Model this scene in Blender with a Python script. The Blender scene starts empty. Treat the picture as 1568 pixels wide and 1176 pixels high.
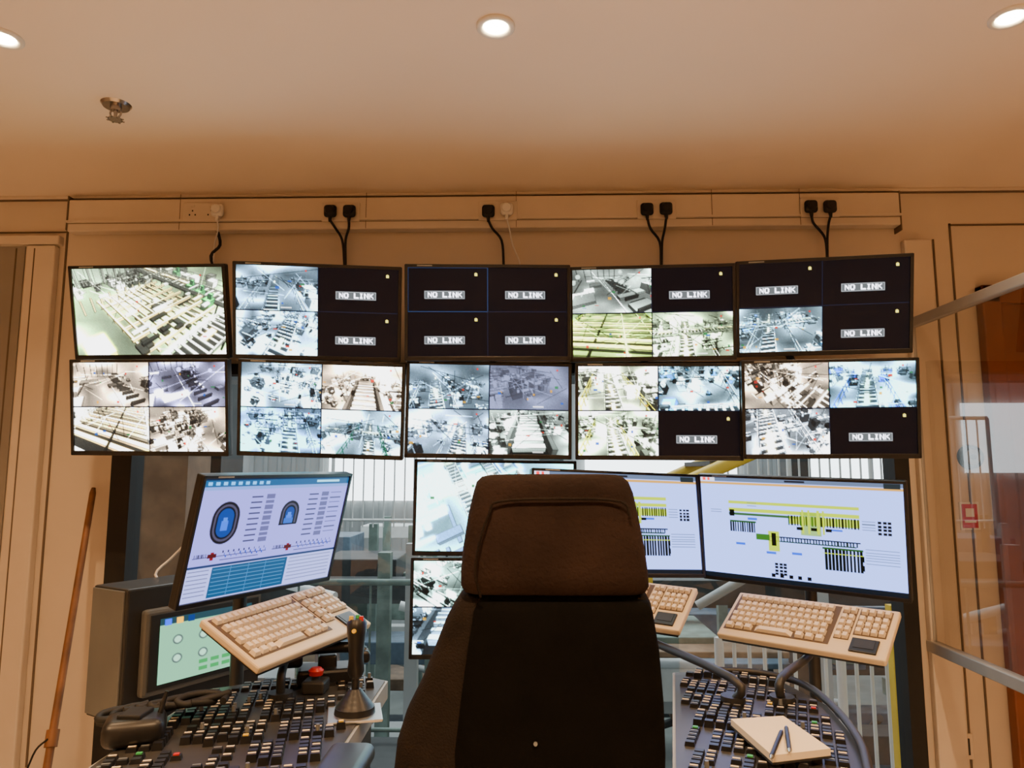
import bpy, bmesh, math, random
import numpy as np
from mathutils import Matrix, Vector, Euler
random.seed(7)
scene = bpy.context.scene
# ------------------------------------------------------------------ camera
F = 1130.0; S = 1600/1568.0
PITCH = math.radians(7.0); YAW = math.radians(1.4)
CAM = Vector((0, 0, 1.5))
fw = Vector((-math.sin(YAW)*math.cos(PITCH), math.cos(YAW)*math.cos(PITCH), math.sin(PITCH)))
rt = Vector((math.cos(YAW), math.sin(YAW), 0)); up = rt.cross(fw)
cd = bpy.data.cameras.new('camera'); cam = bpy.data.objects.new('camera', cd)
scene.collection.objects.link(cam)
Mc = Matrix((rt, up, -fw)).transposed().to_4x4(); Mc.translation = CAM
cam.matrix_world = Mc
cd.sensor_width = 36; cd.lens = F/1600*36; cd.clip_start = 0.02
scene.camera = cam
def ray(px, py):
    return fw + rt*((px*S-800)/F) - up*((py*S-600)/F)
def on_y(px, py, y):
    d = ray(px, py); return CAM + d*((y-CAM.y)/d.y)
def on_z(px, py, z):
    d = ray(px, py); return CAM + d*((z-CAM.z)/d.z)
fwn, rtn, upn, cn = [np.array(v) for v in (fw, rt, up, CAM)]
def proj(P):
    d = P-cn; z = d@fwn
    return np.stack([800+F*(d@rtn)/z, 600-F*(d@upn)/z], -1)
def rotm(yaw, tilt, roll):
    return Matrix.Rotation(yaw, 3, 'Z') @ Matrix.Rotation(tilt, 3, 'X') @ Matrix.Rotation(roll, 3, 'Y')
def fit(c, w, h, y0, sy=0.08, prior=(0, 0, 0), sg=(0.5, 0.2, 0.06)):
    """survey a flat rectangular panel of known size from its four corners"""
    obs = np.array(c, float)*S
    loc = np.array([[-w/2, 0, h/2], [w/2, 0, h/2], [w/2, 0, -h/2], [-w/2, 0, -h/2]])
    m = obs.mean(0)/S; c0 = on_y(m[0], m[1], y0)
    p = np.array([c0.x, c0.y, c0.z, *prior], float)
    def res(p):
        R = np.array(rotm(*p[3:]))
        q = proj(loc@R.T+p[:3])
        return np.concatenate([((q-obs)/3).ravel(), (p[3:]-np.array(prior))/np.array(sg), [(p[1]-y0)/sy]])
    lam = 1e-2; r = res(p)
    for it in range(80):
        J = np.zeros((len(r), 6))
        for k in range(6):
            d = p.copy(); d[k] += 1e-5; J[:, k] = (res(d)-r)/1e-5
        A = J.T@J
        dp = -np.linalg.solve(A+lam*np.diag(np.diag(A)), J.T@r)
        r2 = res(p+dp)
        if r2@r2 < r@r: p = p+dp; r = r2; lam *= .5
        else: lam *= 3
    M = rotm(*p[3:]).to_4x4(); M.translation = Vector(p[:3])
    return M
# ------------------------------------------------------------------ materials
def mat(name, col, rough=.6, metal=0., emis=None, es=0., var=0.08, scale=8., bump=0., spec=.5, coat=0.):
    m = bpy.data.materials.new(name); m.use_nodes = True
    n = m.node_tree.nodes; l = m.node_tree.links; b = n['Principled BSDF']
    b.inputs['Roughness'].default_value = rough; b.inputs['Metallic'].default_value = metal
    b.inputs['Specular IOR Level'].default_value = spec
    b.inputs['Coat Weight'].default_value = coat
    tc = n.new('ShaderNodeTexCoord'); no = n.new('ShaderNodeTexNoise'); no.inputs['Scale'].default_value = scale
    no.inputs['Detail'].default_value = 4
    l.new(tc.outputs['Object'], no.inputs['Vector'])
    cr = n.new('ShaderNodeValToRGB')
    cr.color_ramp.elements[0].position = .3; cr.color_ramp.elements[1].position = .7
    cr.color_ramp.elements[0].color = (*[max(0, c*(1-var)) for c in col], 1)
    cr.color_ramp.elements[1].color = (*[min(1, c*(1+var)) for c in col], 1)
    l.new(no.outputs['Fac'], cr.inputs['Fac']); l.new(cr.outputs['Color'], b.inputs['Base Color'])
    if emis:
        b.inputs['Emission Color'].default_value = (*emis, 1); b.inputs['Emission Strength'].default_value = es
    if bump:
        bp = n.new('ShaderNodeBump'); bp.inputs['Strength'].default_value = bump; bp.inputs['Distance'].default_value = .004
        n2 = n.new('ShaderNodeTexNoise'); n2.inputs['Scale'].default_value = scale*14
        l.new(tc.outputs['Object'], n2.inputs['Vector']); l.new(n2.outputs['Fac'], bp.inputs['Height']); l.new(bp.outputs['Normal'], b.inputs['Normal'])
    return m
def glassmat(name, tint=(1, 1, 1), base=.05, gain=.9):
    m = bpy.data.materials.new(name); m.use_nodes = True
    n = m.node_tree.nodes; l = m.node_tree.links; n.remove(n['Principled BSDF'])
    out = n['Material Output']
    t = n.new('ShaderNodeBsdfTransparent'); t.inputs[0].default_value = (*tint, 1)
    g = n.new('ShaderNodeBsdfGlossy'); g.inputs['Roughness'].default_value = .01
    lw = n.new('ShaderNodeLayerWeight'); pw = n.new('ShaderNodeMath'); pw.operation = 'POWER'; pw.inputs[1].default_value = 4
    mu = n.new('ShaderNodeMath'); mu.operation = 'MULTIPLY_ADD'; mu.inputs[1].default_value = gain; mu.inputs[2].default_value = base; mu.use_clamp = True
    mx = n.new('ShaderNodeMixShader')
    l.new(lw.outputs['Facing'], pw.inputs[0]); l.new(pw.outputs[0], mu.inputs[0]); l.new(mu.outputs[0], mx.inputs[0])
    l.new(t.outputs[0], mx.inputs[1]); l.new(g.outputs[0], mx.inputs[2]); l.new(mx.outputs[0], out.inputs[0])
    return m
def screenmat():
    m = bpy.data.materials.new('lit_display'); m.use_nodes = True
    n = m.node_tree.nodes; l = m.node_tree.links; b = n['Principled BSDF']
    b.inputs['Base Color'].default_value = (.004, .004, .005, 1); b.inputs['Roughness'].default_value = .3
    b.inputs['Specular IOR Level'].default_value = .2
    a = n.new('ShaderNodeAttribute'); a.attribute_name = 'Col'
    l.new(a.outputs['Color'], b.inputs['Emission Color']); b.inputs['Emission Strength'].default_value = 1
    return m
WALL = mat('wall_paint', (.62, .52, .41), .55, var=.04, scale=2, bump=.05)
CEIL = mat('ceiling_paint', (.82, .68, .54), .7, var=.03, scale=1.5, bump=.03)
TRIM = mat('trim_paint', (.64, .54, .43), .35, var=.03)
SHADEGAP = mat('painted_joint_shadow', (.13, .09, .06), .7, var=.1)  # dark brown strips paint the shadow lines along trim joints
PANELD = mat('door_panel_grey', (.26, .23, .20), .5, var=.05)
FLOORM = mat('floor_vinyl', (.64, .56, .46), .5, var=.12)
BLACK = mat('black_plastic', (.010, .010, .011), .38, var=.2, scale=30)
BLACKM = mat('black_matte', (.006, .006, .006), .7, var=.2, scale=30)
DGREY = mat('dark_grey_metal', (.030, .030, .030), .45, metal=.2, var=.15)
DESK = mat('desk_panel', (.050, .047, .043), .35, metal=.3, var=.25, scale=5)
GREY = mat('grey_metal', (.22, .23, .23), .4, metal=.5)
RAILM = mat('satin_aluminium', (.40, .39, .37), .4, metal=.4)
LGREY = mat('light_grey_paint', (.30, .30, .28), .5)
CAB = mat('cabinet_side_grey', (.13, .135, .13), .55)
STEEL = mat('brushed_steel', (.6, .6, .58), .3, metal=.9)
WHITE = mat('white_plastic', (.7, .66, .6), .4, var=.03)
BEIGE = mat('beige_plastic', (.72, .58, .37), .5, var=.04)
KEYC = mat('keycap_beige', (.80, .66, .45), .5, var=.05)
KEYW = mat('key_well', (.10, .065, .035), .6)
WOOD = mat('wood_handle', (.20, .085, .03), .5, var=.35, scale=12)
DOORW = mat('door_wood', (.20, .055, .018), .45, var=.25, scale=5)
RED = mat('red_plastic', (.5, .02, .015), .35)
YEL = mat('yellow_paint', (.75, .5, .03), .5)
GRN = mat('green_plastic', (.05, .4, .1), .4)
PAPER = mat('paper', (.76, .64, .44), .8, var=.02)
FABRIC = mat('headrest_suede', (.018, .0105, .0088), .95, var=.35, scale=9, bump=.5, spec=.15)
FABRIC2 = mat('backrest_cloth', (.012, .009, .0075), .95, var=.25, scale=20, bump=.5, spec=.10)
FABRIC3 = mat('backrest_panel_cloth', (.0025, .0022, .002), .9, var=.2, scale=20, bump=.3, spec=.06)
SCREEN = screenmat()
# ------------------------------------------------------------------ mesh builder
class B:
    def __init__(s): s.v = []; s.f = []; s.m = []; s.s = []
    def add(s, vs, fs, mt=0, M=None, smooth=False):
        mt = mt or 0
        o = len(s.v)
        s.v += [tuple(M @ Vector(v)) if M else tuple(v) for v in vs]
        for f in fs:
            s.f.append([i+o for i in f]); s.m.append(mt); s.s.append(smooth)
        return s
    def box(s, c, size, mt=0, bev=0, R=None, seg=2):
        M = Matrix.Translation(c) @ (R.to_4x4() if R else Matrix.Identity(4))
        if bev:
            bm = bmesh.new(); bmesh.ops.create_cube(bm, size=1)
            for v in bm.verts: v.co = Vector((v.co.x*size[0], v.co.y*size[1], v.co.z*size[2]))
            bmesh.ops.bevel(bm, geom=bm.edges[:], offset=bev, segments=seg, affect='EDGES', profile=.5)
            bm.verts.index_update()
            s.add([v.co.copy() for v in bm.verts], [[v.index for v in f.verts] for f in bm.faces], mt, M, True if seg > 2 else False); bm.free()
        else:
            x, y, z = [k/2 for k in size]
            vs = [(-x, -y, -z), (x, -y, -z), (x, y, -z), (-x, y, -z), (-x, -y, z), (x, -y, z), (x, y, z), (-x, y, z)]
            s.add(vs, [(0, 3, 2, 1), (4, 5, 6, 7), (0, 1, 5, 4), (1, 2, 6, 5), (2, 3, 7, 6), (3, 0, 4, 7)], mt, M)
        return s
    def bb(s, lo, hi, mt=0, bev=0):
        return s.box([(a+b)/2 for a, b in zip(lo, hi)], [abs(b-a) for a, b in zip(lo, hi)], mt, bev)
    def cyl(s, p, q, r, r2=None, mt=0, n=20, cap=True):
        p = Vector(p); q = Vector(q); r2 = r if r2 is None else r2
        d = (q-p).normalized(); a = d.orthogonal().normalized(); b = d.cross(a)
        vs = []
        for c, rr in ((p, r), (q, r2)):
            vs += [c+(a*math.cos(2*math.pi*i/n)+b*math.sin(2*math.pi*i/n))*rr for i in range(n)]
        s.add(vs, [(i, (i+1) % n, n+(i+1) % n, n+i) for i in range(n)], mt, None, True)
        if cap: s.add(vs, [list(range(n))[::-1], list(range(n, 2*n))], mt)
        return s
    def tube(s, pts, r, mt=0, n=8, smooth=3):
        P = [Vector(p) for p in pts]
        if smooth and len(P) > 2:
            Q = []
            E = [P[0]*2-P[1]]+P+[P[-1]*2-P[-2]]
            for i in range(1, len(E)-2):
                for k in range(smooth+1):
                    t = k/(smooth+1)
                    Q.append(.5*((2*E[i])+(-E[i-1]+E[i+1])*t+(2*E[i-1]-5*E[i]+4*E[i+1]-E[i+2])*t*t+(-E[i-1]+3*E[i]-3*E[i+1]+E[i+2])*t**3))
            Q.append(P[-1]); P = Q
        vs = []; a = None
        for i, p in enumerate(P):
            d = (P[min(i+1, len(P)-1)]-P[max(i-1, 0)]).normalized()
            if a is None: a = d.orthogonal().normalized()
            else: a = (a-d*a.dot(d)).normalized()
            b = d.cross(a)
            vs += [p+(a*math.cos(2*math.pi*k/n)+b*math.sin(2*math.pi*k/n))*r for k in range(n)]
        fs = [(i*n+k, i*n+(k+1) % n, (i+1)*n+(k+1) % n, (i+1)*n+k) for i in range(len(P)-1) for k in range(n)]
        s.add(vs, fs, mt, None, True)
        s.add(vs, [list(range(n))[::-1], list(range(len(vs)-n, len(vs)))], mt)
        return s
    def frustum(s, M, w, d, h, t=.75, mt=0):
        x, y = w/2, d/2
        vs = [(-x, -y, 0), (x, -y, 0), (x, y, 0), (-x, y, 0), (-x*t, -y*t, h), (x*t, -y*t, h), (x*t, y*t, h), (-x*t, y*t, h)]
        return s.add(vs, [(4, 5, 6, 7), (0, 1, 5, 4), (1, 2, 6, 5), (2, 3, 7, 6), (3, 0, 4, 7)], mt, M)
    def prism(s, poly, z0, z1, mt=0):
        n = len(poly); vs = [(p[0], p[1], z0) for p in poly]+[(p[0], p[1], z1) for p in poly]
        a = sum(poly[i][0]*poly[(i+1) % n][1]-poly[(i+1) % n][0]*poly[i][1] for i in range(n))
        fs = [list(range(n))[::-1], list(range(n, 2*n))]+[(i, (i+1) % n, n+(i+1) % n, n+i) for i in range(n)]
        if a < 0: fs = [list(f)[::-1] for f in fs]
        return s.add(vs, fs, mt)
    def loft(s, rings, mt=0, cap=True):
        n = len(rings[0]); vs = [p for r in rings for p in r]
        s.add(vs, [(i*n+k, i*n+(k+1) % n, (i+1)*n+(k+1) % n, (i+1)*n+k) for i in range(len(rings)-1) for k in range(n)], mt, None, True)
        if cap: s.add(vs, [list(range(n))[::-1], list(range(len(vs)-n, len(vs)))], mt, None, True)
        return s
    def build(s, name, mats, parent=None, M=None, flat=False):
        me = bpy.data.meshes.new(name); me.from_pydata(s.v, [], s.f)
        for m in mats: me.materials.append(m)
        me.polygons.foreach_set('material_index', s.m); me.polygons.foreach_set('use_smooth', s.s)
        bm = bmesh.new(); bm.from_mesh(me); bmesh.ops.recalc_face_normals(bm, faces=bm.faces); bm.to_mesh(me); bm.free()
        me.update()
        o = bpy.data.objects.new(name, me); scene.collection.objects.link(o)
        if parent: o.parent = parent
        if M: o.matrix_local = M
        return o
def root(name, M=None):
    e = bpy.data.objects.new(name, None); e.empty_display_size = .1
    scene.collection.objects.link(e)
    if M is not None: e.matrix_world = M
    return e
# ------------------------------------------------------------------ raster for displays
FONT = {'N': "10001 11001 11001 10101 10011 10011 10001", 'O': "01110 10001 10001 10001 10001 10001 01110",
        'L': "10000 10000 10000 10000 10000 10000 11111", 'I': "01110 00100 00100 00100 00100 00100 01110",
        'K': "10001 10010 10100 11000 10100 10010 10001", ' ': "00000 00000 00000 00000 00000 00000 00000"}
def cv(w, h, col): return np.ones((h, w, 3))*np.array(col)
def rect(c, x, y, w, h, col, a=1.):
    H, W = c.shape[:2]
    x0, y0, x1, y1 = [int(round(k)) for k in (x, y, x+w, y+h)]
    x0 = max(0, x0); y0 = max(0, y0); x1 = min(W, max(x1, x0+1)); y1 = min(H, max(y1, y0+1))
    if x1 > x0 and y1 > y0: c[y0:y1, x0:x1] = c[y0:y1, x0:x1]*(1-a)+np.array(col)*a
def line(c, x0, y0, x1, y1, wd, col, a=1.):
    H, W = c.shape[:2]; p = wd/2+1
    ax, bx = int(max(0, min(x0, x1)-p)), int(min(W, max(x0, x1)+p+1)); ay, by = int(max(0, min(y0, y1)-p)), int(min(H, max(y0, y1)+p+1))
    if bx <= ax or by <= ay: return
    Y, X = np.mgrid[ay:by, ax:bx]; dx, dy = x1-x0, y1-y0; L = dx*dx+dy*dy+1e-9
    t = np.clip(((X-x0)*dx+(Y-y0)*dy)/L, 0, 1)
    d = np.hypot(X-x0-t*dx, Y-y0-t*dy)
    al = (np.clip(wd/2+.5-d, 0, 1)*a)[..., None]
    c[ay:by, ax:bx] = c[ay:by, ax:bx]*(1-al)+np.array(col)*al
def poly(c, pts, col, a=1., edge=None):
    H, W = c.shape[:2]; xs = [p[0] for p in pts]; ys = [p[1] for p in pts]
    ax, bx = int(max(0, min(xs)-1)), int(min(W, max(xs)+2)); ay, by = int(max(0, min(ys)-1)), int(min(H, max(ys)+2))
    if bx <= ax or by <= ay: return
    Y, X = np.mgrid[ay:by, ax:bx]; al = np.full(X.shape, 99.); n = len(pts)
    sg = 1 if sum(pts[i][0]*pts[(i+1) % n][1]-pts[(i+1) % n][0]*pts[i][1] for i in range(n)) > 0 else -1
    for i in range(n):
        x0, y0 = pts[i]; x1, y1 = pts[(i+1) % n]; L = math.hypot(x1-x0, y1-y0)+1e-9
        al = np.minimum(al, sg*((x1-x0)*(Y-y0)-(y1-y0)*(X-x0))/L+.5)
    k = np.array(col)
    if edge is not None:
        e = (np.clip(1.5-al, 0, 1)*edge)[..., None]; k = k*(1-e)+.04*e
    al = (np.clip(al, 0, 1)*a)[..., None]; c[ay:by, ax:bx] = c[ay:by, ax:bx]*(1-al)+k*al
def disc(c, x, y, r, col, a=1.): line(c, x, y, x+.01, y, 2*r, col, a)
def noise(h, w, n, rs):
    g = rs.rand(n+2, n+2); ys = np.linspace(0, n, h); xs = np.linspace(0, n, w)
    yi = ys.astype(int); xi = xs.astype(int); fy = (ys-yi)[:, None]; fx = (xs-xi)[None]
    return (g[yi][:, xi]*(1-fy)*(1-fx)+g[yi+1][:, xi]*fy*(1-fx)+g[yi][:, xi+1]*(1-fy)*fx+g[yi+1][:, xi+1]*fy*fx)
def blur(c, k):
    for _ in range(2):
        p = np.pad(c, ((k, k), (k, k), (0, 0)), 'edge'); n = 2*k+1
        q = sum(p[i:i+c.shape[0]] for i in range(n))/n
        c = sum(q[:, i:i+c.shape[1]] for i in range(n))/n
    return c
def text(c, x, y, s, col, sx=1, sy=1):
    for ch in s:
        for j, row in enumerate(FONT[ch].split()):
            for i, b in enumerate(row):
                if b == '1': rect(c, x+i*sx, y+j*sy, max(sx, 1)+.5, sy, col)
        x += 6*sx
def nolink(w, h):
    c = cv(w, h, (.035, .04, .075))
    lw, lh = 60, 12; x = w*.46-lw/2; y = h*.62-lh/2
    rect(c, x, y, lw, lh, (.70, .71, .72)); rect(c, x+1, y+1, lw-2, lh-2, (.50, .52, .53))
    text(c, x+5, y+2, "NO LINK", (.98, .98, 1), 1.25, 1.15)
    rect(c, w*.84, h*.14, 4, 4, (.9, .88, .60)); rect(c, w*.84+1, h*.14-1, 2, 1, (.8, .75, .5))
    return c
FACES = [((0, 1, 3, 2), (-1, 0, 0)), ((4, 5, 7, 6), (1, 0, 0)), ((0, 1, 5, 4), (0, -1, 0)), ((2, 3, 7, 6), (0, 1, 0)), ((0, 2, 6, 4), (0, 0, -1)), ((1, 3, 7, 5), (0, 0, 1))]
def feed(w, h, kind, seed, tint=(.93, .97, 1.), acc=None, level=1., wood=(.86, .82, .74), base=None, floor=None):
    """picture of a sawmill line as a CCTV camera would show it: a small software-drawn 3D scene"""
    rs = np.random.RandomState(seed); R = rs.rand
    cz = 3.2+1.8*R(); pit = math.radians({'conv': 30, 'mach': 46, 'hall': 28, 'stripe': 42, 'seat': 34, 'haze': 25, 'big': 33, 'pastel': 60}[kind]+8*(R()-.5))
    yw = math.radians({'conv': 16, 'mach': 50, 'hall': 50, 'stripe': 30, 'seat': 8, 'haze': 40, 'big': 0, 'pastel': 30}[kind]*(R()*2-1))
    if kind == 'big': yw = math.radians(38); cz = 6
    if kind == 'pastel': cz = 9
    if kind in ('conv', 'mach'): cz += .8
    cam_ = np.array([(R()-.5)*1., 0, cz]); f = w*(.62+.25*R())
    fwd = np.array([math.sin(yw)*math.cos(pit), math.cos(yw)*math.cos(pit), -math.sin(pit)]); rgt = np.array([math.cos(yw), -math.sin(yw), 0]); upv = np.cross(rgt, fwd)
    fl = np.array(floor if floor else [.50+.25*R()]*3)
    c = cv(w, h, (1, 1, 1))*fl*(.6+.8*noise(h, w, 5, rs))[..., None]
    hy = h/2-f*math.tan(pit)
    if hy > 0: rect(c, 0, 0, w, hy+2, [.6+.3*R()]*3, .8)
    bx = []
    def add(x, y, z, sx, sy, sz, col): bx.append((x, y, z, sx, sy, sz, col))
    g = lambda: np.array([[.04, .12, .3, .5, .7, .85, .95][rs.randint(7)]]*3)
    G = lambda v: np.array([v]*3)
    ac = np.array(acc) if acc else G(.9)
    wd = np.array(wood)
    def conveyor(x0, z, wid, along=True, y0=.2, y1=13, pitch=.5, load=.3, dark=.10):
        n = int((y1-y0)/pitch)
        for i in range(n):
            y = y0+i*pitch; a = (x0, y) if along else (y, x0); s_ = (wid, pitch*.36) if along else (pitch*.36, wid)
            add(a[0], a[1], z, s_[0], s_[1], .1, G(.75 if i % 2 else .9)*.85)
            if i % 2 == 0:
                for sd in (-1, 1):
                    q = (x0+sd*wid*.55, y+pitch*.5) if along else (y+pitch*.5, x0+sd*wid*.55)
                    add(q[0], q[1], z, *((.1, pitch*2) if along else (pitch*2, .1)), .28, G(.55) if sd < 0 else G(.8))
                    if i % 6 == 0: add(q[0], q[1], z/2-.1, .1, .1, z, G(.1))
            if R() < load:
                add(a[0]+(R()-.5)*.2, a[1], z+.14, *((wid*.25, pitch*2.4) if along else (pitch*2.4, wid*.25)), .12, wd*(.8+.3*R()))
        for i in range(int((y1-y0)/.8)):
            y = y0+i*.8; a = (x0, y) if along else (y, x0); add(a[0], a[1], z-.3, *((wid, .8) if along else (.8, wid)), .05, G(dark))
    def rail(x, y0, y1, along=True):
        for i in range(int((y1-y0)/.9)):
            y = y0+i*.9; a = (x, y) if along else (y, x)
            add(a[0], a[1], .55, .06, .06, 1.1, ac)
            for z in (1.1, .6): add(*((x, y+.45) if along else (y+.45, x)), z, *((.06, .9) if along else (.9, .06)), .07, ac)
    def machine(x, y, s):
        col = base if base is not None and R() < .5 else g(); col = np.array(col)
        add(x, y, s*.4, s*(.6+.6*R()), s*(.6+.6*R()), s*.8, col)
        for k in range(6): add(x+(R()-.5)*s*1.3, y+(R()-.5)*s*1.3, s*(.4+.7*R()), s*(.08+.35*R()), s*(.08+.35*R()), s*(.08+.3*R()), g())
        add(x+(R()-.5)*s, y, s*.9, .07, .07, s*1.6, G(.9))
        for k in range(2): add(x, y+(R()-.5)*s, s*(.3+R()), s*1.6, .07, .07, G(.95 if R() < .6 else .08))
    if kind == 'conv':
        conveyor((R()-.5)*.8, .8, 1.1+.5*R())
        if R() < .6: conveyor(6+3*R(), 1., 1.1, False, -7, 7)
        rail(-1.6-R(), .5, 12); rail(1.6+R(), .5, 12)
        for i in range(44):
            x = (1.8+R()*6)*(1 if R() < .5 else -1); machine(x, 1+R()*12, .4+R()*1.1)
    elif kind == 'mach':
        conveyor((R()-.5)*2, 1., 1.3, R() < .5, -5, 9, .45, .2)
        for i in range(60): machine((R()-.5)*12, .8+R()*10, .3+R()*1.0)
        rail(2.4, .5, 8)
    elif kind == 'seat':
        for k in range(9): add(0, 2.6+k*.62, .9+.05*k, 2.1, .40, .40, G(.62))
        for k in range(20): add(0, 2+k*.5, .5, 2.6, .5, .05, G(.06))
        for sd in (-1, 1):
            add(sd*1.4, 5, 1., .3, 6, .8, G(.3))
            for k in range(18): machine(sd*(2.0+R()*4), 1+R()*9, .4+R()*.9)
        for k in range(5): machine((R()-.5)*3, 9+R()*3, 1)
    elif kind == 'hall':
        for i in range(16): add((R()-.5)*14, 2+R()*14, .15, .6+R()*2.5, .5+R()*1.6, .3, G(.06+.85*R()))
        for i in range(9): add(-6+i*1.5, 14, 1.5, .12, .12, 3, G(.1))
        for k in range(24): add(-3+k*.02, 1+k*.6, .05, .12, .6, .08, G(.08)); add(1.6+k*.02, 1+k*.6, .05, .12, .6, .08, G(.9))
        for k in range(14): add(3+k*.03, 1+k*.8, .3, 1.6, .16, .4, G(.15))
        for i in range(10): machine((3.5+R()*4)*(1 if R() < .5 else -1), 3+R()*9, .6+R())
    elif kind == 'stripe':
        for k in range(18): add(0, 1.4+k*.62, .8+(R()-.5)*.08, 8.5, .30, .2, wd*(.45+.4*R()))
        for k in range(26): add(0, 1+k*.5, .4, 9, .5, .03, G(.12))
        for x in (-3, -1, 1, 3):
            for k in range(12): add(x, 1+k, 1.0, .1, 1, .16, G(.95) if x > 0 else G(.1))
        rail(4.2, 1, 12); rail(-4.2, 1, 12)
        for i in range(8): machine((5+R()*2)*(1 if R() < .5 else -1), 3+R()*9, .8)
    elif kind == 'haze':
        for i in range(30): machine((R()-.5)*12, 3+R()*11, .6+R()*1.2)
        for k in range(14): add(-1+k*.1, 2+k*.7, .6, 1.2, .3, .1, G(.8))
    elif kind == 'big':
        for k in range(10): add(2.2+k*.62, 6.2, .9, .14, 6.5, .16, wd)
        for k in range(7): add(5.2, 3.2+k*1.0, 1.05, 6.4, .15, .18, wd*.95)
        for k in range(40): add(2+R()*6.5, 3+R()*6.6, 1.2, .3+1.2*R(), .12+.2*R(), .14, [wd*.9, G(.15), G(.9)][rs.randint(3)])
        for k in range(10): add(1.0+k*.8, 9.8, .6, .16, .16, 1.3, wd*.8)
        for k in range(12): add(2.5+k*.5, 4+R()*4, .2, .5, .8, .2, G(.18))
        conveyor(10., 1.1, 1.6, True, 3, 20, .5, .25); conveyor(2.0, .9, 1.2, False, 0, 9, .5, .1)
        for k in range(16): add(12+R()*3, 3+k*.9, .8, 1., .7, .7, g())
        for x, y in ((9.4, 5), (9.8, 6.2), (8.6, 3.8), (11.8, 9.5)): add(x, y, .9, .8, .6, .9, np.array([.22, .5, .32])); add(x+.2, y, 1.5, .3, .3, .4, np.array([.2, .55, .35]))
        for k in range(14): add(-3+k*1.7, 17-k*.1, 2.8, .25, .25, 7, G(.62))
        for k in range(24): add(-4+k*1.0, 17.4, 3, 1.0, .05, 7.5, np.array([.78, .84, .80])*(1-.08*(k % 2)))
        add(.5, 5, .5, 1.2, 1.6, 1, np.array([.92, .90, .66])); rail(13.5, 2, 18)
        for k in range(24): machine(1+R()*12, 11+R()*5, .5+R()*.6)
    elif kind == 'pastel':
        for i in range(120):
            col = np.array([(.62, .82, .98), (.98, .85, .80), (.95, .97, 1), (.6, .88, .85), (.96, .96, .75), (.3, .36, .42)][rs.randint(6)])
            if R() < .5: add((R()-.5)*14, R()*12, .3+R()*.5, .5+R()*3.4, .15+.5*R(), .15+.3*R(), col)
            else: add((R()-.5)*14, R()*12, .3+R()*.5, .15+.4*R(), .5+R()*3.4, .15+.3*R(), col)
        conveyor(.8, 1., .8, True, 0, 12, .4, .1); conveyor(3.8, 1., .8, True, 0, 12, .4, .1)
    L = np.array([.35, -.45, .82]); out = []
    for (x, y, z, sx, sy, sz, col) in bx:
        P = np.array([(x+i*sx/2, y+j*sy/2, z+k*sz/2) for i in (-1, 1) for j in (-1, 1) for k in (-1, 1)])-cam_
        dz = P@fwd
        if dz.min() < .35: continue
        px = w/2+f*(P@rgt)/dz; py = h/2-f*(P@upv)/dz
        if px.max() < 0 or px.min() > w or py.max() < 0 or py.min() > h: continue
        ctr = np.array([x, y, z])-cam_
        out.append((float(np.linalg.norm(ctr)), px, py, ctr, (sx, sy, sz), col))
    out.sort(key=lambda t: -t[0])
    for dist, px, py, ctr, s_, col in out:
        for ids, n in FACES:
            nn = np.array(n); fc = ctr+nn*np.array(s_)/2
            if fc@nn >= 0: continue
            sh = .28+1.05*max(0., float(nn@L)); cc = col*sh*1.25; fg = min(.55, dist/38.); cc = cc*(1-fg)+.72*fg
            poly(c, [(px[i], py[i]) for i in ids], np.clip(cc, 0, 1.3), 1, .45)
    for k in range(10): line(c, R()*w, R()*h*.7, R()*w, R()*h*.9, .8, [.05 if R() < .5 else .95]*3, .6)
    hl = np.clip(c-.75, 0, 1); c = c*1.02+blur(hl, 3)*2.0+.04
    b = noise(h, w, 3, rs); c = c*(.85+.5*b[..., None])
    c = np.clip((c-.10)*1.38*level+.03, 0, 1.15)
    if kind == 'haze': c = c*.4+.33
    if kind == 'hall':
        for i in range(6): disc(c, R()*w, R()*h*.3, 2+2*R(), (1, 1, 1), .9)
    if kind == 'pastel': c = c*.75+.20
    t_ = np.array(tint); lum = c.mean(-1, keepdims=True)
    c = c*(t_+(t_-t_.mean())*1.1*np.clip(1-lum, 0, 1))+(rs.rand(h, w, 1)-.5)*.05
    for k in range(7):     # small coloured machine parts
        col = [(.85, .25, .15), (.9, .75, .2), (.15, .45, .8), (.2, .6, .35)][rs.randint(4)]
        rect(c, R()*w, h*(.2+.7*R()), 2+R()*4, 1+R()*3, col, .75)
    disc(c, w*.85, h*.09, 1.2, (.9, .15, .1)); rect(c, w*.55, h*.93, 16, 1.5, (.95, .95, .95), .8)
    return np.clip(c, 0, 1)
def quad(W, H, cells, blue=False):
    c = cv(W, H, (.03, .035, .06)); w, h = W//2-1, H//2-1
    for k, f in enumerate(cells):
        x = (k % 2)*(w+2); y = (k//2)*(h+2)
        if f is None: c[y:y+h, x:x+w] = nolink(w, h)
        else: c[y:y+h, x:x+w] = feed(w, h, *f[:2], **(f[2] if len(f) > 2 else {}))
    if blue:
        for a in ((0, 0, w, 1), (0, 0, 1, h), (0, h, w, 1), (w, 0, 1, h)): rect(c, *a, (.20, .33, .52))
    rect(c, w, 0 if not blue else h, 1, H, (.12, .16, .28)); rect(c, 0 if not blue else w, h, W, 1, (.12, .16, .28))
    return c
VT = [0, .05, .1, .2, .3, .4, .5, .6, .7, .8, .9, .95, 1]
ET = [0, .0035, .009, .028, .062, .115, .2, .34, .6, 1.1, 2.3, 3.6, 5.5]
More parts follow.
